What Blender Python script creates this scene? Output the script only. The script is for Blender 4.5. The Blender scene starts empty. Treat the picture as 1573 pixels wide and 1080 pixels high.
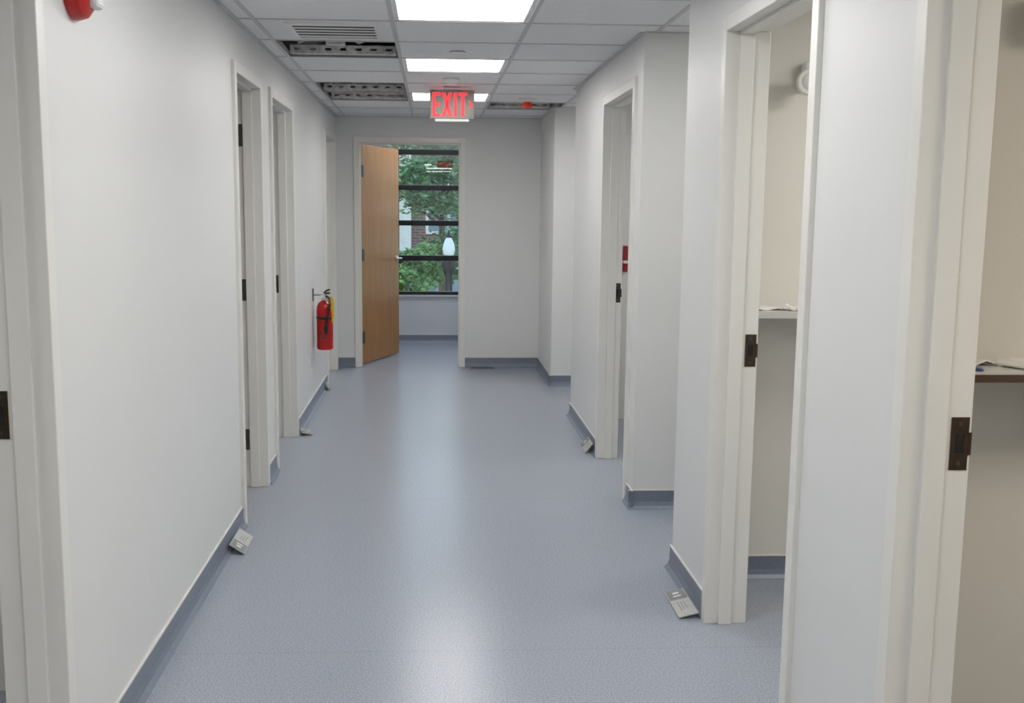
import bpy, bmesh, math, random
from mathutils import Vector, Matrix
random.seed(7)
C = bpy.context.scene.collection
PI = math.pi

# ------------------------------------------------------------ colours / materials
def L(r, g, b):
    f = lambda c: ((c/255+0.055)/1.055)**2.4 if c/255 > 0.04045 else c/255/12.92
    return (f(r), f(g), f(b))
MATS = {}
def pmat(name, col, rough=.5, metal=0., var=.04, scale=6., stretch=(1,1,1), bump=0., bscale=80., emis=None, estr=0., spec=.5):
    if name in MATS: return MATS[name]
    m = bpy.data.materials.new(name); m.use_nodes = True
    nt = m.node_tree; n = nt.nodes; l = nt.links
    p = n['Principled BSDF']
    tc = n.new('ShaderNodeTexCoord'); mp = n.new('ShaderNodeMapping'); mp.inputs['Scale'].default_value = stretch
    l.new(tc.outputs['Object'], mp.inputs['Vector'])
    nz = n.new('ShaderNodeTexNoise'); nz.inputs['Scale'].default_value = scale; nz.inputs['Detail'].default_value = 4
    l.new(mp.outputs[0], nz.inputs['Vector'])
    cr = n.new('ShaderNodeValToRGB'); e = cr.color_ramp.elements
    e[0].position = .3; e[1].position = .7
    e[0].color = tuple(c*(1-var) for c in col)+(1,); e[1].color = tuple(min(1, c*(1+var)) for c in col)+(1,)
    l.new(nz.outputs['Fac'], cr.inputs[0]); l.new(cr.outputs[0], p.inputs['Base Color'])
    p.inputs['Roughness'].default_value = rough; p.inputs['Metallic'].default_value = metal
    p.inputs['Specular IOR Level'].default_value = spec
    if bump:
        b = n.new('ShaderNodeBump'); b.inputs['Strength'].default_value = bump; b.inputs['Distance'].default_value = .002
        n2 = n.new('ShaderNodeTexNoise'); n2.inputs['Scale'].default_value = bscale; n2.inputs['Detail'].default_value = 3
        l.new(mp.outputs[0], n2.inputs['Vector']); l.new(n2.outputs['Fac'], b.inputs['Height']); l.new(b.outputs[0], p.inputs['Normal'])
    if emis:
        p.inputs['Emission Color'].default_value = tuple(emis)+(1,); p.inputs['Emission Strength'].default_value = estr
    MATS[name] = m
    return m

M_wall   = pmat('wall_paint', (.715,.72,.71), .42, var=.01, scale=2, bump=.06, bscale=160)
M_warm   = pmat('room_paint', (.70,.68,.635), .5, var=.015, scale=2, bump=.08, bscale=160)
M_frame  = pmat('frame_enamel', (.755,.745,.705), .32, var=.015, scale=4, bump=.05, bscale=60)
M_tile   = pmat('ceiling_tile', (.80,.80,.80), .9, var=.04, scale=90, bump=.4, bscale=220)
M_grid   = pmat('shade_grey_grid', (.54,.54,.55), .45, var=.03)  # white T-bars; the shade they show is put into this grey
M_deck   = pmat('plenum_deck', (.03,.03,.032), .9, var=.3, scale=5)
M_light  = pmat('diffuser', (.9,.9,.9), .5, emis=(1,.98,.96), estr=16.0)
M_lens   = pmat('sign_down_lens', (.8,.8,.78), .4, emis=(1,.97,.95), estr=.5)
M_lframe = pmat('light_frame', (.75,.75,.74), .4)
M_steel  = pmat('galvanised_steel', (.72,.72,.70), .45, .1, var=.25, scale=25)
M_vent   = pmat('vent_white', (.80,.80,.79), .4)
M_bronze = pmat('dark_bronze', L(74,62,52), .38, .75, var=.2, scale=40)
M_hinge  = pmat('dull_steel_hinge', L(92,88,84), .4, .8, var=.15, scale=40)
M_black  = pmat('black_plastic', (.012,.012,.013), .35, var=.2)
M_hole   = pmat('painted_hole_shade', (.008,.007,.006), .8, var=.2)  # near-black colour stands in for shade inside holes and slots
M_silver = pmat('satin_silver', (.62,.62,.62), .3, .9, var=.05)
M_white  = pmat('white_plastic', (.75,.75,.73), .35, var=.02)
M_red    = pmat('red_enamel', L(176,18,16), .25, var=.06)
M_redp   = pmat('red_plastic', L(180,25,22), .3, var=.05)
M_redd   = pmat('dark_red_plastic', L(140,24,22), .35, var=.05)
M_orange = pmat('red_orange_cap', L(225,60,36), .4, var=.05)
M_yellow = pmat('yellow_tag', L(228,190,30), .5, var=.05)
M_glow   = pmat('exit_red_glow', L(255,40,40), .4, emis=(1,.03,.045), estr=1.6)
M_sign   = pmat('sign_housing', L(150,146,138), .35, .3, var=.04)
M_wmet   = pmat('window_black_metal', (.010,.011,.013), .25, .3, var=.2)
M_shelf  = pmat('grey_laminate', L(205,205,203), .3, var=.03)
M_shelfb = pmat('dark_laminate_edge', L(80,62,50), .4, var=.1)
M_paper  = pmat('paper', L(236,235,230), .7, var=.03)
M_blue   = pmat('blue_wrapper', L(80,115,175), .4, var=.1)
M_plac   = pmat('placard_silver', L(180,180,176), .35, .3, var=.06, scale=30)
M_placd  = pmat('placard_grey_band', L(124,124,126), .4, var=.1)
M_ink    = pmat('ink', L(110,110,112), .6)
M_plate  = pmat('dark_plate', L(70,72,76), .4, .4, var=.1)
M_base   = pmat('cove_base_vinyl', L(116,125,140), .38, var=.12, scale=160)
M_cap    = pmat('cove_cap_strip', (.66,.66,.63), .4)
M_under  = pmat('backlit_wall_grey', (.56,.58,.63), .6, var=.02)  # backlit shade of the wall put into this grey-blue colour

def wood():
    m = bpy.data.materials.new('oak_veneer'); m.use_nodes = True
    nt = m.node_tree; n = nt.nodes; l = nt.links; p = n['Principled BSDF']
    tc = n.new('ShaderNodeTexCoord'); mp = n.new('ShaderNodeMapping'); mp.inputs['Scale'].default_value = (10,10,.6)
    l.new(tc.outputs['Object'], mp.inputs[0])
    nz = n.new('ShaderNodeTexNoise'); nz.inputs['Scale'].default_value = 3; nz.inputs['Detail'].default_value = 6; nz.inputs['Distortion'].default_value = .9
    l.new(mp.outputs[0], nz.inputs['Vector'])
    cr = n.new('ShaderNodeValToRGB'); e = cr.color_ramp.elements
    e[0].position=.25; e[1].position=.75
    e[0].color = L(160,111,58)+(1,); e[1].color = L(184,134,76)+(1,)
    l.new(nz.outputs['Fac'], cr.inputs[0]); l.new(cr.outputs[0], p.inputs['Base Color'])
    p.inputs['Roughness'].default_value = .35
    return m
M_wood = wood()

def floor_mat():
    m = bpy.data.materials.new('speckled_vinyl_floor'); m.use_nodes = True
    nt = m.node_tree; n = nt.nodes; l = nt.links; p = n['Principled BSDF']
    tc = n.new('ShaderNodeTexCoord')
    a = n.new('ShaderNodeTexNoise'); a.inputs['Scale'].default_value = 190; a.inputs['Detail'].default_value = 2
    l.new(tc.outputs['Object'], a.inputs['Vector'])
    cr = n.new('ShaderNodeValToRGB'); e = cr.color_ramp.elements
    e[0].position=.36; e[1].position=.66
    e[0].color = L(131,138,151)+(1,); e[1].color = L(165,171,183)+(1,)
    l.new(a.outputs['Fac'], cr.inputs[0])
    sp = n.new('ShaderNodeSeparateXYZ'); l.new(tc.outputs['Object'], sp.inputs[0])
    last = None
    for s in (5.38, 3.46):
        d = n.new('ShaderNodeMath'); d.operation='SUBTRACT'; l.new(sp.outputs[1], d.inputs[0]); d.inputs[1].default_value=s
        ab = n.new('ShaderNodeMath'); ab.operation='ABSOLUTE'; l.new(d.outputs[0], ab.inputs[0])
        lt = n.new('ShaderNodeMath'); lt.operation='LESS_THAN'; l.new(ab.outputs[0], lt.inputs[0]); lt.inputs[1].default_value=.0018
        if last is None: last = lt
        else:
            ad = n.new('ShaderNodeMath'); ad.operation='ADD'; l.new(last.outputs[0], ad.inputs[0]); l.new(lt.outputs[0], ad.inputs[1]); last = ad
    sc = n.new('ShaderNodeMath'); sc.operation='MULTIPLY'; l.new(last.outputs[0], sc.inputs[0]); sc.inputs[1].default_value=.25
    mx = n.new('ShaderNodeMix'); mx.data_type='RGBA'
    l.new(sc.outputs[0], mx.inputs[0]); l.new(cr.outputs[0], mx.inputs[6]); mx.inputs[7].default_value = L(90,98,112)+(1,)
    l.new(mx.outputs[2], p.inputs['Base Color'])
    p.inputs['Roughness'].default_value = .25
    p.inputs['Specular IOR Level'].default_value = .5
    return m
M_floor = floor_mat()

def glass_mat():
    m = bpy.data.materials.new('window_glass'); m.use_nodes = True
    nt = m.node_tree; n = nt.nodes; l = nt.links; n.remove(n['Principled BSDF'])
    out = [x for x in n if x.type=='OUTPUT_MATERIAL'][0]
    t = n.new('ShaderNodeBsdfTransparent'); t.inputs[0].default_value=(.92,.96,.95,1)
    g = n.new('ShaderNodeBsdfGlossy'); g.inputs['Roughness'].default_value=.01
    x = n.new('ShaderNodeMixShader'); x.inputs[0].default_value=.08
    l.new(t.outputs[0], x.inputs[1]); l.new(g.outputs[0], x.inputs[2]); l.new(x.outputs[0], out.inputs[0])
    return m
M_glass = glass_mat()

def brick_mat():
    m = bpy.data.materials.new('red_brick'); m.use_nodes = True
    nt = m.node_tree; n = nt.nodes; l = nt.links; p = n['Principled BSDF']
    tc = n.new('ShaderNodeTexCoord'); sp = n.new('ShaderNodeSeparateXYZ'); cb = n.new('ShaderNodeCombineXYZ')
    l.new(tc.outputs['Object'], sp.inputs[0]); l.new(sp.outputs[0], cb.inputs[0]); l.new(sp.outputs[2], cb.inputs[1])
    b = n.new('ShaderNodeTexBrick'); b.inputs['Scale'].default_value=1
    b.inputs['Brick Width'].default_value=.3; b.inputs['Row Height'].default_value=.1; b.inputs['Mortar Size'].default_value=.014
    b.inputs['Color1'].default_value=L(128,88,84)+(1,); b.inputs['Color2'].default_value=L(106,72,70)+(1,); b.inputs['Mortar'].default_value=L(140,130,126)+(1,)
    l.new(cb.outputs[0], b.inputs['Vector']); l.new(b.outputs[0], p.inputs['Base Color']); p.inputs['Roughness'].default_value=.9
    return m
M_brick = brick_mat()
M_leafA = pmat('leaf_green', L(104,146,82), .6, var=.55, scale=9)
M_leafB = pmat('leaf_blue_green', L(96,138,98), .6, var=.6, scale=7)
M_bark  = pmat('bark', L(80,68,56), .9, var=.3, scale=20)
M_grass = pmat('grass', L(96,118,70), .95, var=.3, scale=3)
M_stone = pmat('pale_stone', L(215,216,214), .8, var=.05)
M_pane  = pmat('far_window_glass', L(120,138,150), .1, var=.2, scale=1)
M_globe = pmat('milky_globe', L(205,215,218), .3, var=.03)
M_iron  = pmat('dark_iron', L(20,25,28), .5, .4, var=.2)

# ------------------------------------------------------------ mesh builder
class MB:
    def __init__(s): s.v=[]; s.f=[]
    def box(s, x0,x1,y0,y1,z0,z1, M=None):
        x0,x1=sorted((x0,x1)); y0,y1=sorted((y0,y1)); z0,z1=sorted((z0,z1))
        k=len(s.v)
        P=[(x0,y0,z0),(x1,y0,z0),(x1,y1,z0),(x0,y1,z0),(x0,y0,z1),(x1,y0,z1),(x1,y1,z1),(x0,y1,z1)]
        if M: P=[tuple(M@Vector(p)) for p in P]
        s.v+=P
        s.f+=[tuple(k+i for i in q) for q in ((0,3,2,1),(4,5,6,7),(0,1,5,4),(1,2,6,5),(2,3,7,6),(3,0,4,7))]
        return s
    def lathe(s, prof, M=None, seg=24):
        k=len(s.v); n=len(prof)
        for r,z in prof:
            for i in range(seg):
                a=2*PI*i/seg; p=Vector((r*math.cos(a), r*math.sin(a), z))
                s.v.append(tuple(M@p if M else p))
        for j in range(n-1):
            for i in range(seg):
                i2=(i+1)%seg
                s.f.append((k+j*seg+i,k+j*seg+i2,k+(j+1)*seg+i2,k+(j+1)*seg+i))
        s.f.append(tuple(k+i for i in reversed(range(seg))))
        s.f.append(tuple(k+(n-1)*seg+i for i in range(seg)))
        return s
    def tube(s, pts, r, seg=8):
        pts=[Vector(p) for p in pts]; k=len(s.v); up=Vector((0,0,1))
        for j,p in enumerate(pts):
            d=(pts[min(j+1,len(pts)-1)]-pts[max(j-1,0)]).normalized()
            a=d.cross(up)
            if a.length<.05: a=d.cross(Vector((1,0,0)))
            a.normalize(); b=d.cross(a).normalized()
            rr=r[j] if isinstance(r,(list,tuple)) else r
            for i in range(seg):
                t=2*PI*i/seg; s.v.append(tuple(p+a*rr*math.cos(t)+b*rr*math.sin(t)))
        for j in range(len(pts)-1):
            for i in range(seg):
                i2=(i+1)%seg
                s.f.append((k+j*seg+i,k+j*seg+i2,k+(j+1)*seg+i2,k+(j+1)*seg+i))
        s.f.append(tuple(k+i for i in range(seg))); s.f.append(tuple(k+(len(pts)-1)*seg+i for i in reversed(range(seg))))
        return s
    def prism(s, poly, fn, a0, a1):
        k=len(s.v); n=len(poly)
        for a in (a0,a1):
            for p,q in poly: s.v.append(tuple(fn(p,q,a)))
        for i in range(n):
            j=(i+1)%n; s.f.append((k+i,k+j,k+n+j,k+n+i))
        s.f.append(tuple(k+i for i in reversed(range(n)))); s.f.append(tuple(k+n+i for i in range(n)))
        return s
    def build(s, name, mat, parent=None, smooth=False, bevel=0, kind=None, label=None):
        me=bpy.data.meshes.new(name); me.from_pydata(s.v,[],s.f); me.update()
        b=bmesh.new(); b.from_mesh(me); bmesh.ops.recalc_face_normals(b, faces=b.faces); b.to_mesh(me); b.free()
        if smooth:
            for p in me.polygons: p.use_smooth=True
            me.set_sharp_from_angle(angle=math.radians(35))
        me.materials.append(mat)
        o=bpy.data.objects.new(name, me); C.objects.link(o)
        if parent: o.parent=parent
        if bevel:
            md=o.modifiers.new('bevel','BEVEL'); md.width=bevel; md.segments=2; md.limit_method='ANGLE'
        if kind: o['kind']=kind
        if label: o['label']=label
        return o
def tag(o, label, cat, group=None, kind=None):
    o['label']=label; o['category']=cat
    if group: o['group']=group
    if kind: o['kind']=kind
    return o
def empty(name, loc=(0,0,0), rot=(0,0,0)):
    o=bpy.data.objects.new(name,None); C.objects.link(o); o.location=loc; o.rotation_euler=rot; o.empty_display_size=.1
    return o
def T(x,y,z): return Matrix.Translation((x,y,z))
def RX(a): return Matrix.Rotation(a,4,'X')
def RY(a): return Matrix.Rotation(a,4,'Y')
def RZ(a): return Matrix.Rotation(a,4,'Z')

# ------------------------------------------------------------ plan (metres)
XL=-.88; XR=.985; WT=.12; WM=.098; CZ=2.28; DECK=3.0; YE=10.05
YB=-2.0; YC=5.19
H=2.10
left_doors =[(1.60,2.55),(4.93,5.70),(6.01,6.96),(8.98,9.93)]
right_doors=[(1.30,2.215),(2.79,3.72),(5.33,6.33)]

fl=MB().box(-3.6,3.6,YB-.1,12.05,-.1,0).build('floor',M_floor)
tag(fl,'blue grey speckled sheet vinyl floor with soft sheen','floor',kind='structure')

def wall_y(mb,x0,x1,y0,y1,doors,top=DECK):
    y=y0
    for a,b in doors:
        mb.box(x0,x1,y,a+.01,0,top); mb.box(x0,x1,a+.01,b-.01,H-.01,top); y=b-.01
    mb.box(x0,x1,y,y1,0,top)
m=MB(); wall_y(m,XL-WT,XL,YB,YE,left_doors)
tag(m.build('wall_left',M_wall),'long white painted corridor wall with door openings on the left','wall',kind='structure')
m=MB(); wall_y(m,XR,XR+WT,YB,4.28,right_doors[:2])
tag(m.build('wall_right',M_wall),'nearest white right wall with two open doorways','wall',kind='structure')
m=MB(); wall_y(m,XR,XR+WM,YC,7.63,right_doors[2:]); m.box(XR+WM,3.5,YC,YC+.1,0,DECK); m.box(XR+WM,3.5,7.51,7.63,0,DECK)
tag(m.build('wall_right_middle',M_wall),'middle stretch of right wall with outer corner and one doorway','wall',kind='structure')
m=MB(); m.box(XR,XR+WT,8.95,YE,0,DECK); m.box(XR+WT,3.5,8.95,9.07,0,DECK)
tag(m.build('wall_right_far',M_wall),'white wall corner at far right beside the end wall','wall',kind='structure')
ex0,ex1=-.717,.298
m=MB(); m.box(-3.6,ex0+.01,YE,YE+WT,0,DECK); m.box(ex1-.01,3.6,YE,YE+WT,0,DECK); m.box(ex0+.01,ex1-.01,YE,YE+WT,H-.01,DECK)
tag(m.build('wall_end',M_wall),'white wall closing the corridor around the end doorway','wall',kind='structure')
m=MB(); m.box(XR+WT,3.5,2.60,2.70,0,DECK); m.box(XR+WT,3.5,4.16,4.28,0,DECK); m.box(XR+WT,3.5,-.1,0,0,DECK)
tag(m.build('wall_room_right',M_warm),'cream partition walls of the rooms on the right','wall',kind='structure')
tag(MB().box(3.5,3.6,YB,YE,0,DECK).build('wall_outer_right',M_warm),'outer wall of the right rooms','wall',kind='structure')
m=MB(); m.box(-3.6,-3.5,YB,YE,0,DECK)
for y in (0,3.2,5.85,8.0): m.box(-3.5,XL-WT,y,y+.1,0,DECK)
tag(m.build('wall_room_left',M_warm),'partition walls of the rooms on the left','wall',kind='structure')
tag(MB().box(-3.6,3.6,YB-.1,YB,0,DECK).build('wall_back',M_wall),'wall behind the viewer','wall',kind='structure')
tag(MB().box(-3.6,3.6,YB-.1,YE+WT,DECK,DECK+.1).build('ceiling_deck',M_deck),'dark structural deck above the open ceiling tiles','ceiling',kind='structure')

# ------------------------------------------------------------ suspended ceiling
gx=[-.18+.61*i for i in range(-6,8)]
gy=[5.0+.6*i for i in range(-12,10)]
def cell(x,y):
    i=max(k for k in range(len(gx)) if gx[k]<=x+1e-6); j=max(k for k in range(len(gy)) if gy[k]<=y+1e-6)
    return i,j
light_y=[-1.0,.8,2.6,4.4,6.2,8.0]
skip={cell(-.1,y+.1) for y in light_y if y>-1.5}
openc=[cell(-.5,5.7),cell(-.5,7.5),cell(-.5,8.1),cell(.6,8.7)]
skip|=set(openc)
t=MB()
for i in range(len(gx)-1):
    for j in range(len(gy)-1):
        if (i,j) in skip: continue
        x0,x1=max(gx[i],-3.5),min(gx[i+1],3.5); y0,y1=max(gy[j],YB),min(gy[j+1],YE)
        if x1-x0<.02 or y1-y0<.02: continue
        t.box(x0+.0025,x1-.0025,y0+.0025,y1-.0025,CZ+.0036,CZ+.018)
ceil=empty('ceiling',(0,0,0)); tag(ceil,'suspended white tile ceiling with several tiles missing','ceiling',kind='structure')
t.build('ceiling_tiles',M_tile,ceil)
g=MB()
for x in gx:
    if -3.5<x<3.5: g.box(x-.010,x+.010,YB,YE,CZ,CZ+.0035); g.box(x-.002,x+.002,YB,YE,CZ+.0035,CZ+.035)
for y in gy:
    if YB<y<YE: g.box(-3.5,3.5,y-.010,y+.010,CZ+.0005,CZ+.0035); g.box(-3.5,3.5,y-.002,y+.002,CZ+.0035,CZ+.035)
g.build('ceiling_grid',M_grid,ceil)
w=MB()
w.box(XL,XL+.022,YB,YE,CZ-.001,CZ+.003); w.box(XR-.022,XR,YB,4.28,CZ-.001,CZ+.003); w.box(XR-.022,XR,YC,7.63,CZ-.001,CZ+.003)
w.box(XR-.022,XR,8.95,YE,CZ-.001,CZ+.003); w.box(XL,XR,YE-.022,YE,CZ-.001,CZ+.003)
w.box(XR,3.5,YC-.022,YC,CZ-.001,CZ+.003); w.box(XR,3.5,8.928,8.95,CZ-.001,CZ+.003)
w.build('wall_angle',M_grid,ceil)

names={4.4:'square lit ceiling panel nearest the viewer, cut by the photo top',6.2:'square lit ceiling panel, the middle one of three',8.0:'square lit ceiling panel just behind the exit sign'}
for y in light_y:
    r=empty('ceiling_light',(.125,y+.3,CZ)); tag(r,names.get(y,'square lit ceiling panel behind the viewer'),'ceiling light',group='lit ceiling panels')
    f=MB(); a,b=.296,.292
    for q in ((-a,a,-b,-b+.022),(-a,a,b-.022,b),(-a,-a+.022,-b+.022,b-.022),(a-.022,a,-b+.022,b-.022)): f.box(*q,.004,.05)
    f.box(-a,a,-b,b,.05,.09)  # unseen lid added to keep the diffuser's light out of the plenum
    f.build('frame',M_lframe,r)
    MB().box(-a+.022,a-.022,-b+.022,b-.022,.016,.03).build('diffuser',M_light,r)

# vent in the left tile column
r=empty('ceiling_vent',(-.455,5.28,CZ)); tag(r,'white louvred air vent in ceiling beside the missing tile','vent')
f=MB(); 
for q in ((-.21,.21,-.22,-.196),(-.21,.21,.196,.22),(-.21,-.186,-.196,.196),(.186,.21,-.196,.196)): f.box(*q,-.006,.0035)
f.build('frame',M_vent,r,bevel=.001)
MB().box(-.186,.186,-.196,.196,.001,.0030).build('slot_shade',M_hole,r)  # black sheet painting the shade between the slats
for k in range(5):
    y=-.156+.078*k
    MB().box(-.186,.186,-.018,.018,-.0016,.0002,M=T(0,y,-.0005)).build('slat',M_vent,r)

def channel(x0,x1,y,z,label):
    r=empty('steel_channel',((x0+x1)/2,y,z)); tag(r,label,'steel channel',group='perforated channels above the ceiling')
    h=(x1-x0)/2; b=MB(); b.box(-h,h,0,.003,0,.014); b.box(-h,h,0,.003,.028,.040); b.box(-h,h,0,.03,.040,.042); b.box(-h,h,0,.03,-.003,0)
    n=int(2*h/.075)
    for k in range(n+1):
        c=-h+2*h*k/n
        b.box(max(-h,c-.024),min(h,c+.024),0,.003,.014,.028)
    b.build('web',M_steel,r)
    return r
channel(-.77,-.2,6.10,2.290,'perforated steel channel inside the nearer missing ceiling tile')
channel(-.77,-.2,7.94,2.290,'perforated steel channel inside the farther left missing ceiling tile')
channel(-.77,-.2,8.52,2.290,'perforated steel channel beyond the grid bar of farther gap')
channel(.45,.96,9.12,2.290,'perforated steel channel above right missing ceiling tile')
for (yy,lab) in ((5.88,'coiled pale cable hanging inside the nearer ceiling gap'),(7.70,'coiled pale cable hanging inside the farther ceiling gap')):
    pts=[(-.7+.045*k, yy+.03*math.sin(k*1.7), 2.31+.035*abs(math.sin(k*.9))) for k in range(12)]
    tag(MB().tube(pts,.0055).build('cable',M_vent,smooth=True),lab,'cable',group='loose cables above the ceiling')
for (yy,zz,lab) in ((6.9,2.60,'round galvanised duct above the nearer ceiling gap'),(8.9,2.56,'round galvanised duct above the farther ceiling gap')):
    tag(MB().lathe([(.11,-.55),(.115,-.5),(.11,-.45),(.11,0),(.115,.05),(.11,.1),(.11,.55)],M=T(-.5,yy,zz)@RY(PI/2)).build('duct',M_steel,smooth=True),lab,'duct',group='ducts above the ceiling')
# junction box with clip in the nearer gap
r=empty('junction_box',(-.52,6.03,2.345)); tag(r,'small galvanised junction box in the nearer ceiling gap','junction box')
MB().box(-.05,.05,-.02,.03,-.02,.035).build('body',M_steel,r,bevel=.002)
MB().tube([(.05,0,.01),(.12,0,.02),(.2,.01,.06),(.26,.02,.16)],.009).build('conduit',M_steel,r,smooth=True)

# ------------------------------------------------------------ door frames
class Map:
    def __init__(s,kind,face,o): s.k=kind; s.face=face; s.o=o
    def p(s,u,w,z):
        if s.k=='R': return (s.face+u,s.o+w,z)
        if s.k=='L': return (s.face-u,s.o+w,z)
        return (s.o+w,s.face+u,z)
    def box(s,mb,u0,u1,w0,w1,z0,z1):
        a=s.p(u0,w0,z0); b=s.p(u1,w1,z1); mb.box(a[0],b[0],a[1],b[1],z0,z1)
FW=.05; U0=-.016
def door(n,mp,W,label,far='strike',wt=WT):
    r=empty('door_%d'%n,mp.p(0,W/2,0)); tag(r,label,'door frame',kind='structure')
    off=Vector(r.location); U1=wt+.014
    f=MB()
    mp.box(f,U0,U1,0,FW,0,H); mp.box(f,U0,U1,W-FW,W,0,H); mp.box(f,U0,U1,FW,W-FW,H-FW,H)
    s0,s1=.030,.078; sd=.012
    mp.box(f,s0,s1,FW-.001,FW+sd,0,H-FW); mp.box(f,s0,s1,W-FW-sd,W-FW+.001,0,H-FW); mp.box(f,s0,s1,FW+sd,W-FW-sd,H-FW-sd,H-FW+.001)
    def fin(mb,name,mat,par=r,**k):
        mb.v=[tuple(Vector(v)-off) for v in mb.v]; return mb.build(name,mat,par,**k)
    fin(f,'door_frame',M_frame,bevel=.0025)
    wj=W-FW; zc=.985
    if far=='strike':
        s=MB()
        a,b=U1-.044,U1-.006
        mp.box(s,a,b,wj-.002,wj,zc+.020,zc+.056); mp.box(s,a,b,wj-.002,wj,zc-.056,zc-.020)
        mp.box(s,a,a+.010,wj-.002,wj,zc-.020,zc+.020); mp.box(s,b-.010,b,wj-.002,wj,zc-.020,zc+.020)
        mp.box(s,b,b+.006,wj-.003,wj-.001,zc-.024,zc+.024)
        sp=fin(s,'strike_plate',M_bronze)
        h=MB(); mp.box(h,a+.010,b-.010,wj-.001,wj,zc-.020,zc+.020); fin(h,'latch_hole_shade',M_hole,sp)  # thin black piece painting the shade inside the strike opening
        for z in (zc+.042,zc-.042):
            q=MB(); mp.box(q,a+.015,a+.023,wj-.0032,wj-.002,z-.004,z+.004)
            fin(q,'screw',M_hinge,sp)
    if far=='hinge':
        for z in (.255,1.04,1.82):
            s=MB(); mp.box(s,.072,.128,wj-.004,wj,z-.055,z+.055)
            c=mp.p(.137,wj-.006,z)
            s.lathe([(.007,-.055),(.007,.055)],M=T(*c),seg=12)
            s.lathe([(.004,.055),(.006,.06),(.003,.066)],M=T(*c),seg=12)
            fin(s,'hinge',M_hinge)
    return r
door(1,Map('L',XL,left_doors[0][0]),left_doors[0][1]-left_doors[0][0],'white steel door frame cut by the photo left edge')
d=door(2,Map('L',XL,left_doors[1][0]),left_doors[1][1]-left_doors[1][0],'white left door frame with three dark hinges on its far jamb',far='hinge')
off=Vector(d.location)
lf=MB().box(-1.90,-1.025,5.60,5.642,.01,2.04); lf.v=[tuple(Vector(v)-off) for v in lf.v]; lf.build('door_leaf',M_wood,d)
door(3,Map('L',XL,left_doors[2][0]),left_doors[2][1]-left_doors[2][0],'white left door frame between hinged frame and fire extinguisher')
door(4,Map('L',XL,left_doors[3][0]),left_doors[3][1]-left_doors[3][0],'white left door frame farthest away, beside the end wall')
door(5,Map('R',XR,right_doors[0][0]),right_doors[0][1]-right_doors[0][0],'white right door frame cut by the photo right edge')
door(6,Map('R',XR,right_doors[1][0]),right_doors[1][1]-right_doors[1][0],'white right door frame opening onto room with grey shelf')
door(7,Map('R',XR,right_doors[2][0]),right_doors[2][1]-right_doors[2][0],'white right door frame just past the wall corner',wt=WM)
mpE=Map('E',YE,ex0); W=ex1-ex0
r=door(8,mpE,W,'white end door frame holding an open oak door',far=None)
hx,hy=ex0+FW+.010,YE+WT+.012
ang=math.radians(69)
lo=Vector((hx,hy,0))-Vector(r.location)
leafM=T(*lo)@RZ(ang)
leaf=MB().box(.004,.88,0,.044,.012,2.04,M=leafM).build('door_leaf',M_wood,r,bevel=.002,label='honey coloured oak veneer door leaf standing open')
for z in (.26,1.03,1.80):
    s=MB().box(.002,.05,-.002,.0,z-.055,z+.055,M=leafM); s.lathe([(.009,z-.055),(.009,z+.055)],M=T(lo.x,lo.y-.004,0),seg=12); s.box(-.004,.0035,.0,.04,z-.055,z+.055,M=leafM); s.build('hinge',M_hinge,r)
hd=MB()
for s_ in (-1,1):
    yb=0 if s_<0 else .044
    hd.lathe([(.027,0),(.027,.008),(.012,.01),(.010,.05)],M=leafM@T(.82,yb,.97)@RX(PI/2 if s_<0 else -PI/2),seg=20)
    yy=yb+s_*.052
    hd.tube([tuple((leafM@Vector((.825,yy,.97)))),tuple((leafM@Vector((.77,yy,.972)))),tuple((leafM@Vector((.715,yy-.008*s_,.968))))],[.010,.009,.008])
hd.box(.879,.8815,.008,.036,.90,1.05,M=leafM)
hd.build('door_handle',M_silver,leaf,smooth=True,label='chrome lever handle')

# ------------------------------------------------------------ cove base
PROF=[(0,0),(0,.09),(.005,.09),(.006,.035),(.012,.015),(.026,.002),(.026,0)]
def base(name,segs,label):
    b=MB(); c=MB()
    for ax,f,n,a0,a1 in segs:
        if ax=='y': fn=lambda p,q,a:(f+n*p,a,q)
        else: fn=lambda p,q,a:(a,f+n*p,q)
        b.prism(PROF,fn,a0,a1)
        c.prism([(0,.0895),(0,.095),(.007,.095),(.007,.0895)],fn,a0,a1)
    o=b.build(name,M_base); tag(o,label,'baseboard',kind='structure')
    c.build('cap_strip',M_cap,o)
base('baseboard_left',[('y',XL,1,YB,left_doors[0][0]),('y',XL,1,left_doors[0][1],4.93),('y',XL,1,5.70,6.01),('y',XL,1,6.96,8.98),('y',XL,1,9.93,YE)],'blue grey coved vinyl base along the left wall')
base('baseboard_right',[('y',XR,-1,YB,1.30),('y',XR,-1,2.215,2.79),('y',XR,-1,3.72,4.28+.02),('x',4.28,1,XR,3.5)],'blue grey coved vinyl base along the nearest right wall')
base('baseboard_right_middle',[('y',XR,-1,YC-.02,5.33),('x',YC,-1,XR-.02,3.5),('y',XR,-1,6.33,7.65),('x',7.63,1,XR,3.5)],'blue grey coved vinyl base turning around the right wall corner')
base('baseboard_right_far',[('y',XR,-1,8.93,YE),('x',8.95,-1,XR-.02,3.5)],'blue grey coved vinyl base around the farthest right corner')
base('baseboard_end',[('x',YE,-1,XL,ex0),('x',YE,-1,ex1,XR)],'blue grey coved vinyl base on the end wall')
base('baseboard_room',[('x',4.16,-1,XR+WT,3.5),('x',2.60,-1,XR+WT,3.5)],'blue grey coved vinyl base inside the right rooms')

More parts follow.
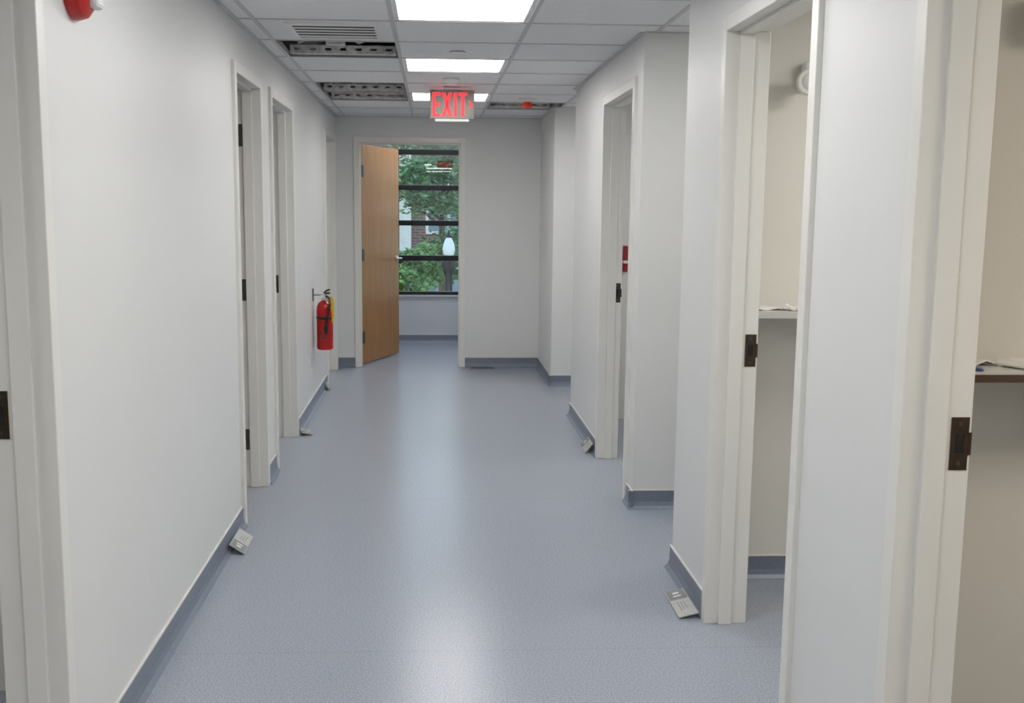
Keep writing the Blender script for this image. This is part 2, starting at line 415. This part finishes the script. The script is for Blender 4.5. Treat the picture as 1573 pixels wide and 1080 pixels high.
# ------------------------------------------------------------ far room with window
FY=11.9; wx0,wx1=-.95,1.35; wz0,wz1=.53,2.62
m=MB(); m.box(-2.3,wx0,FY,FY+.14,0,2.8); m.box(wx1,2.3,FY,FY+.14,0,2.8); m.box(wx0,wx1,FY,FY+.14,0,wz0); m.box(wx0,wx1,FY,FY+.14,wz1,2.8)
tag(m.build('wall_window',M_under),'wall under the window beyond the end door, backlit shade painted grey','wall',kind='structure')
m=MB(); m.box(-2.4,-2.3,YE+WT,FY+.14,0,2.8); m.box(2.3,2.4,YE+WT,FY+.14,0,2.8)
tag(m.build('wall_far_room',M_wall),'side walls of the room beyond the end door','wall',kind='structure')
tag(MB().box(-2.4,2.4,YE+WT,FY+.14,2.8,2.9).build('ceiling_far_room',M_wall),'plain ceiling of the room beyond the end door','ceiling',kind='structure')
base('baseboard_far',[('x',FY,-1,-2.3,2.3)],'blue grey coved vinyl base under the window')
wn=empty('window_1',(0,FY+.03,0)); tag(wn,'tall window with thick black horizontal bars beyond the end door','window',kind='structure')
for z in (.548,.930,1.308,1.687,2.065,2.445):
    hh=.028 if z>.6 else .016
    MB().box(wx0,wx1,-.03,.05,z-hh,z+hh).build('crossbar',M_wmet,wn,bevel=.003)
for x in (wx0+.03,.72,wx1-.03):
    MB().box(x-.028,x+.028,-.025,.045,wz0,wz1).build('upright',M_wmet,wn,bevel=.003)
MB().box(wx0,wx1,.008,.014,wz0,wz1).build('glass_pane',M_glass,wn)
MB().box(wx0-.02,wx1+.02,-.05,-.03,.512,.53).build('window_sill',M_shelf,wn)

# ------------------------------------------------------------ exit sign
r=empty('exit_sign',(.13,7.6,CZ)); tag(r,'hanging red lit EXIT sign with arrow pointing right','exit sign')
MB().box(-.152,.152,-.022,.022,-.212,-.018).build('housing',M_sign,r,bevel=.004)
MB().box(-.06,.06,-.03,.03,-.018,0).build('canopy',M_white,r,bevel=.004)
MB().box(-.115,.115,-.018,.018,-.226,-.2115).build('bottom_lens',M_lens,r,bevel=.003)
def letters(sgn):
    b=MB(); y0=sgn*.0222; y1=sgn*.0245
    def bx(x0,x1,z0,z1): b.box(-sgn*x0,-sgn*x1,y0,y1,z0,z1)
    zt,zb=-.036,-.196; s=.019
    def para(xa,za,xb,zb_,w):
        fn=lambda p,q,a:(-sgn*p,a,q)
        b.prism([(xa-w/2,za),(xa+w/2,za),(xb+w/2,zb_),(xb-w/2,zb_)],fn,y0,y1)
    x=-.133; bx(x,x+s,zb,zt); bx(x+s,x+.055,zt-s,zt); bx(x+s,x+.055,zb,zb+s); bx(x+s,x+.048,(zt+zb)/2-s/2,(zt+zb)/2+s/2)
    para(-.058,zt,-.010,zb,.021); 
    para(-.010,zt,-.058,zb,.021)
    bx(.013,.013+s,zb,zt)
    bx(.043,.103,zt-s,zt); bx(.0635,.0635+s,zb,zt-s)
    zm=(zt+zb)/2
    para(.116,zm+.026,.134,zm,.012); para(.134,zm,.116,zm-.026,.012)
    return b
letters(-1).build('lettering',M_glow,r)
letters(1).build('lettering',M_glow,r)

def disc(name,x,y,label,cat,prof,mat=M_white):
    r=empty(name,(x,y,CZ)); tag(r,label,cat); 
    MB().lathe(prof,seg=28).build('cover',mat,r,smooth=True); return r
disc('ceiling_sprinkler',.13,5.92,'flat round white sprinkler cover between two lit ceiling panels','sprinkler',[(.03,.003),(.042,0),(.045,-.004),(.043,-.010),(.02,-.012)])
disc('smoke_detector',.115,7.1,'small white domed ceiling detector just before the exit sign','detector',[(.05,.003),(.052,-.008),(.046,-.02),(.03,-.03),(.01,-.034)])
rr=disc('ceiling_sprinkler',.71,8.35,'white ceiling sprinkler with a bright red cap','sprinkler',[(.07,.003),(.075,-.004),(.06,-.014),(.03,-.02)])
MB().lathe([(.03,-.018),(.036,-.03),(.04,-.05),(.034,-.06),(.012,-.064)],seg=24).build('cap',M_orange,rr,smooth=True)

r=empty('fire_alarm_strobe',(XL,2.80,1.985)); tag(r,'red fire alarm strobe high on the left wall','fire alarm')
MB().lathe([(.074,-.001),(.076,.01),(.07,.032),(.055,.044),(.03,.05)],M=RY(PI/2),seg=36).build('body',M_redp,r,smooth=True)
MB().box(.036,.066,-.015,.045,-.045,.03).build('strobe_lens',M_white,r,bevel=.01)

# ------------------------------------------------------------ fire extinguisher
r=empty('fire_extinguisher',(-.795,8.03,.425)); tag(r,'red fire extinguisher with yellow tag hung on left wall','fire extinguisher')
MB().lathe([(.045,0),(.056,.004),(.060,.018),(.060,.30),(.056,.325),(.044,.347),(.026,.36),(.021,.366)],seg=32).build('cylinder',M_red,r,smooth=True)
MB().prism([(.0612*math.cos(a),.0612*math.sin(a)) for a in [math.radians(k) for k in range(-120,-59,10)]]+[(.0602*math.cos(a),.0602*math.sin(a)) for a in [math.radians(k) for k in range(-60,-121,-10)]],lambda p,q,a:(p,q,a),.07,.15).build('instruction_label',M_redd,r)
MB().lathe([(.021,.362),(.023,.37),(.018,.385),(.018,.41),(.012,.418)],seg=16).build('valve',M_silver,r,smooth=True)
MB().tube([(-.005,0,.405),(.02,-.02,.42),(.04,-.04,.42)],.007).tube([(-.005,0,.415),(.015,-.015,.437),(.04,-.04,.445)],.007).build('squeeze_handle',M_black,r,smooth=True)
MB().lathe([(.013,0),(.013,.012)],M=T(-.014,-.02,.395)@RX(PI/2),seg=14).build('pressure_gauge',M_white,r,smooth=True)
MB().tube([(.015,-.015,.395),(.04,-.05,.385),(.045,-.068,.34),(.03,-.073,.26),(.018,-.073,.18)],.0085,10).lathe([(.008,0),(.012,.01),(.013,.06),(.009,.065)],M=T(.018,-.073,.125),seg=12).build('hose',M_black,r,smooth=True)
MB().lathe([(.0615,.228),(.063,.23),(.063,.243),(.0615,.245)],seg=32).tube([(-.03,-.062,.24),(0,-.085,.245),(.03,-.078,.25)],.006).build('strap',M_black,r,smooth=True)
tg=[( .046,.40),(.066,.39),(.074,.35),(.070,.30),(.076,.26),(.070,.22),(.056,.20),(.058,.27),(.044,.33)]
MB().prism(tg,lambda p,q,a:(p,a,q),-.052,-.048).build('inspection_tag',M_yellow,r)
MB().box(-.087,-.080,-.02,.02,.36,.45).box(-.080,-.018,-.005,.005,.400,.407).box(-.084,-.078,-.03,-.02,.40,.45).build('wall_hook',M_black,r)

r=empty('wall_outlet',(XL,7.75,.40)); tag(r,'small white outlet plate low on left wall before the extinguisher','outlet')
MB().box(0,.006,-.035,.035,-.057,.057).build('cover_plate',M_white,r,bevel=.002)
for z in (-.022,.022): MB().box(.006,.008,-.016,.016,z-.014,z+.014).build('socket',M_shelf,r)

r=empty('wall_box',(1.327,7.51,1.13)); tag(r,'small red box on room wall seen through doorway past corner','wall box')
MB().box(-.016,.012,-.07,0,-.09,.09).build('body',M_redd,r,bevel=.006)
MB().box(-.019,.015,-.075,0,-.03,-.01).build('band',M_white,r,bevel=.002)

# ------------------------------------------------------------ wall shelves in the rooms
def shelf(name,y_wall,z,mat,emat,label):
    r=empty(name,(XR+WT,y_wall,z)); tag(r,label,'shelf')
    MB().box(.002,1.6,-.23,0,-.006,0).build('top',M_shelf,r)
    MB().box(.002,1.6,-.232,-.19,-.024,-.006).build('edge',emat,r)
    for x in (.45,1.2): MB().prism([(0,-.006),(-.18,-.006),(0,-.2)],lambda p,q,a:(a,p,q),x,x+.02).build('bracket',M_shelf,r)
    return r
shelf('wall_shelf',4.16,1.095,M_shelf,M_shelf,'pale grey wall shelf seen through the middle right doorway')
shelf('wall_shelf',2.60,1.105,M_shelf,M_shelfb,'wall shelf with dark brown edge in the nearest right room')
def flat(name,x,y,z,w,d,h,rot,mat,label,cat,bend=.0):
    o=MB(); n=8
    for top in (0,1):
        for i in range(n+1):
            for j in (0,1):
                xx=-w/2+w*i/n; o.v.append((xx,-d/2+d*j,h*top+bend*(math.sin(i*1.3+j)*.5+.5)*(1 if 0<i<n else .3)))
    q=2*(n+1)
    for i in range(n):
        a=2*i
        o.f.append((a,a+2,a+3,a+1)); o.f.append((q+a,q+a+1,q+a+3,q+a+2))
        o.f.append((a,q+a,q+a+2,a+2)); o.f.append((a+1,a+3,q+a+3,q+a+1))
    o.f.append((0,1,q+1,q)); o.f.append((2*n,q+2*n,q+2*n+1,2*n+1))
    b=o.build(name,mat); b.location=(x,y,z+.0005); b.rotation_euler=(0,0,rot)
    return tag(b,label,cat)
flat('paper_sheet',1.24,4.04,1.095,.15,.11,.003,.2,M_paper,'small white paper at left end of the grey shelf','paper',.006)
flat('paper_packet',1.36,4.0,1.095,.10,.08,.008,-.4,M_paper,'crumpled white packet right of paper on grey shelf','packet',.014)
flat('paper_sheet',1.385,2.45,1.105,.10,.09,.004,.5,M_paper,'white paper at the right end of brown edged shelf','paper',.014)
flat('blue_wrapper',1.225,2.405,1.105,.06,.035,.004,-.3,M_blue,'small blue wrapper on the brown edged shelf','wrapper',.004)
flat('paper_slip',1.26,2.49,1.105,.12,.07,.003,.2,M_paper,'narrow white slip behind blue wrapper on brown edged shelf','paper',.012)

def elight(x,y,z,label):
    r=empty('emergency_light',(x,y,z)); tag(r,label,'emergency light')
    MB().box(.0,.26,-.045,0,-.03,.07).build('housing',M_white,r,bevel=.012)
    MB().lathe([(.02,0),(.03,.02),(.046,.045),(.050,.06),(.045,.066),(.02,.067)],M=T(.002,-.05,-.01)@RX(PI/2),seg=28).build('lamp_head',M_white,r,smooth=True)
    MB().lathe([(.032,0),(.026,.006),(.01,.01)],M=T(.002,-.117,-.01)@RX(PI/2),seg=24).build('lens',M_white,r,smooth=True)
elight(1.385,4.16,1.945,'white round emergency lamp on wall in middle right room')
elight(1.46,2.60,1.94,'white round emergency lamp in the nearest right room')

# ------------------------------------------------------------ placards on floor
def placard(loc,rz,tilt,Lg,Wd,label,mat=None):
    r=empty('sign_placard',loc,(0,0,0)); tag(r,label,'placard',group='small door signs left on the floor')
    M=RZ(rz)@RX(tilt)
    MB().box(-Lg/2,Lg/2,0,Wd,0,.005,M=M).build('plate',mat or M_plac,r,bevel=.0015)
    MB().box(-Lg/2+.004,-Lg/2+Lg*.38,.004,Wd-.004,.005,.0058,M=M).build('grey_band',M_placd,r)
    k=MB()
    for i in range(3): k.box(-Lg/2+Lg*.50,Lg/2-Lg*.18-.01*i,Wd*(.32+.15*i),Wd*(.35+.15*i),.005,.0055,M=M)
    k.build('printed_lines',M_ink,r)
    j=MB(); j.box(-Lg/2+Lg*.12,-Lg/2+Lg*.18,Wd*.35,Wd*.65,.0058,.0063,M=M); j.box(-Lg/2+Lg*.24,-Lg/2+Lg*.28,Wd*.3,Wd*.7,.0058,.0063,M=M); j.build('symbol',M_white,r)
placard((-.80,4.62,.001),PI/2,math.radians(34),.24,.075,'silver sign plate leaning on left base beside hinged door frame')
placard((-.80,7.06,.001),PI/2+.25,math.radians(12),.18,.07,'small grey sign plate flat beside second left doorway')
placard((-.835,8.78,.001),PI/2,math.radians(60),.13,.07,'small grey sign plate leaning below and past fire extinguisher')
placard((.925,6.52,.001),-PI/2,math.radians(50),.22,.075,'sign plate leaning on base left of right doorway past the corner')
placard((.89,3.85,.001),-PI/2,math.radians(14),.26,.075,'silver sign plate slanting on base beside middle right doorway')
r=empty('floor_plate',(.46,9.985,0)); tag(r,'flat dark plate on floor against the end wall','floor plate')
MB().box(-.11,.11,-.03,.03,.0005,.006).build('plate',M_plate,r,bevel=.002); 
k=MB()
for i in range(9): k.box(-.09+.0225*i-.004,-.09+.0225*i+.004,-.02,.02,.006,.0068)
k.build('slots',M_hole,r)

# ------------------------------------------------------------ outside
tag(MB().box(-60,60,12.5,90,-3.7,-3.6).build('ground',M_grass),'grass outside, a storey below','ground',kind='structure')
def tree(x,y,zc,rx,rz,n,mat,label,seed,ls=.09):
    rnd=random.Random(seed)
    r=empty('tree',(x,y,-3.6)); tag(r,label,'tree',group='trees outside the window')
    hz=zc+3.6
    MB().tube([(0,0,0),(.05,.02,hz*.4),(-.03,0,hz*.75),(.04,.02,hz+rz*.4)],[.14,.11,.07,.02],10).build('trunk',M_bark,r,smooth=True)
    b=MB()
    for k in range(9):
        a=rnd.uniform(0,2*PI); z=hz-rz*.5+rnd.random()*rz
        b.tube([(0,0,z-.3),(math.cos(a)*rx*.4,math.sin(a)*rx*.4,z),(math.cos(a)*rx*.8,math.sin(a)*rx*.8,z+.1)],[.035,.022,.008],6)
    b.build('branches',M_bark,r,smooth=True)
    f=MB(); cl=[]
    for k in range(46):
        while True:
            p=Vector((rnd.uniform(-1,1),rnd.uniform(-1,1),rnd.uniform(-1,1)))
            if p.length<1: break
        cl.append(Vector((p.x*rx,p.y*rx,hz+p.z*rz)))
    for k in range(n):
        c=rnd.choice(cl); p=c+Vector((rnd.gauss(0,rx*.12),rnd.gauss(0,rx*.12),rnd.gauss(0,rz*.09)))
        R=Matrix.Rotation(rnd.uniform(0,6.3),3,'Z')@Matrix.Rotation(rnd.uniform(-.9,.9),3,'X')@Matrix.Rotation(rnd.uniform(-.9,.9),3,'Y')
        s=ls*rnd.uniform(.6,1.3); i=len(f.v)
        for q in ((-s*.5,0,0),(0,-s*.22,.01),(s*.5,0,0),(0,s*.22,.01)): f.v.append(tuple(p+R@Vector(q)))
        f.f.append((i,i+1,i+2,i+3))
    f.build('foliage',mat,r)
tree(.20,23,2.0,1.25,1.45,9500,M_leafB,'airy blue green tree filling upper part of the window',3,.16)
tree(-.60,18.5,.34,.75,.62,5500,M_leafA,'bright green tree low at left behind the oak door edge',5,.12)
tree(.75,28,.3,1.1,.9,6000,M_leafB,'dull green tree low behind the street lamp',21,.15)
tree(4.6,26,1.2,1.6,1.8,6000,M_leafA,'green tree far to the right outside',9,.16)
tree(-3.4,27,1.6,1.7,1.9,6000,M_leafB,'green tree far to the left outside',11,.16)
r=empty('brick_building',(0,38,-3.6)); tag(r,'red brick building with pale stone piers behind the trees','building')
MB().box(-14,14,0,6,0,7.4).build('wall',M_brick,r)
MB().box(-14.2,14.2,-.3,6,7.4,7.9).build('cornice',M_stone,r)
for x in range(-12,14,3):
    MB().box(x-1.15,x-.75,-.25,0,0,7.4).build('pier',M_stone,r)
for x in range(-12,12,3):
    for z in (1.0,4.2):
        wf=MB().box(x-.25,x+1.35,-.08,0,z,z+2.1).build('window',M_stone,r)
        MB().box(x-.15,x+.5,-.10,-.081,z+.1,z+2.0).box(x+.6,x+1.25,-.10,-.081,z+.1,z+2.0).build('pane',M_pane,wf)
r=empty('street_lamp',(.24,16.5,-3.6)); tag(r,'dark street lamp post with milky globe outside the window','street lamp')
MB().lathe([(.16,0),(.16,.1),(.10,.3),(.06,.6),(.055,3.5),(.075,3.55),(.055,3.6),(.055,4.05),(.085,4.12),(.11,4.22),(.11,4.28),(.07,4.32),(.09,4.36)],seg=16).build('post',M_iron,r,smooth=True)
MB().lathe([(.06,4.36),(.085,4.39),(.095,4.47),(.075,4.56),(.045,4.62),(.03,4.64)],seg=20).build('globe',M_globe,r,smooth=True)
MB().lathe([(.04,4.635),(.045,4.65),(.02,4.69),(.012,4.75)],seg=12).build('finial',M_iron,r,smooth=True)

# ------------------------------------------------------------ lights
def area(x,y,z,s,p,col,rot=(0,0,0)):
    l=bpy.data.lights.new('area','AREA'); l.size=s; l.energy=p; l.color=col
    o=bpy.data.objects.new('area_light',l); C.objects.link(o); o.location=(x,y,z); o.rotation_euler=rot
area(2.2,3.3,2.24,.6,18,(1,.965,.90))
area(2.2,1.3,2.24,.6,20,(1,.89,.73))
area(2.2,6.4,2.24,.6,16,(1,.97,.92))
area(2.0,4.73,2.24,.5,8,(1,.98,.95))
area(2.0,8.3,2.24,.6,10,(1,.98,.95))
area(-2.2,4.6,2.24,.5,6,(1,.98,.95))
area(-2.2,6.9,2.24,.5,9,(1,.98,.95))
area(-2.2,9.2,2.24,.5,9,(1,.98,.95))
area(-2.2,1.8,2.24,.5,14,(1,.98,.95))
area(0,11.0,2.7,.8,24,(.93,.96,1))
w=bpy.data.worlds.new('World'); bpy.context.scene.world=w; w.use_nodes=True
nt=w.node_tree; bg=nt.nodes['Background']
tc=nt.nodes.new('ShaderNodeTexCoord'); sp=nt.nodes.new('ShaderNodeSeparateXYZ'); cr=nt.nodes.new('ShaderNodeValToRGB')
nt.links.new(tc.outputs['Generated'],sp.inputs[0]); nt.links.new(sp.outputs[2],cr.inputs[0]); nt.links.new(cr.outputs[0],bg.inputs[0])
cr.color_ramp.elements[0].position=.0; cr.color_ramp.elements[0].color=(.85,.9,.95,1)
cr.color_ramp.elements[1].position=.7; cr.color_ramp.elements[1].color=(.5,.66,.95,1)
bg.inputs[1].default_value=2.3

# ------------------------------------------------------------ camera
f=1670.; PX,PY=750.,563.; th=math.radians(8.22); ph=math.radians(2.95); ro=.008
F=Vector((math.sin(ph)*math.cos(th),math.cos(ph)*math.cos(th),-math.sin(th)))
R0=Vector((math.cos(ph),-math.sin(ph),0)); U0=R0.cross(F)
R=R0*math.cos(ro)+U0*math.sin(ro); U=U0*math.cos(ro)-R0*math.sin(ro)
cam=bpy.data.cameras.new('camera'); co=bpy.data.objects.new('camera',cam); C.objects.link(co)
co.matrix_world=Matrix(((R.x,U.x,-F.x,0),(R.y,U.y,-F.y,0),(R.z,U.z,-F.z,1.46),(0,0,0,1)))
cam.sensor_width=36; cam.sensor_fit='HORIZONTAL'; cam.lens=f/1573*36
cam.shift_x=(786.5-PX)/1573; cam.shift_y=(PY-540)/1573
cam.clip_start=.05; cam.clip_end=300
bpy.context.scene.camera=co
bpy.context.scene.view_settings.view_transform='Standard'
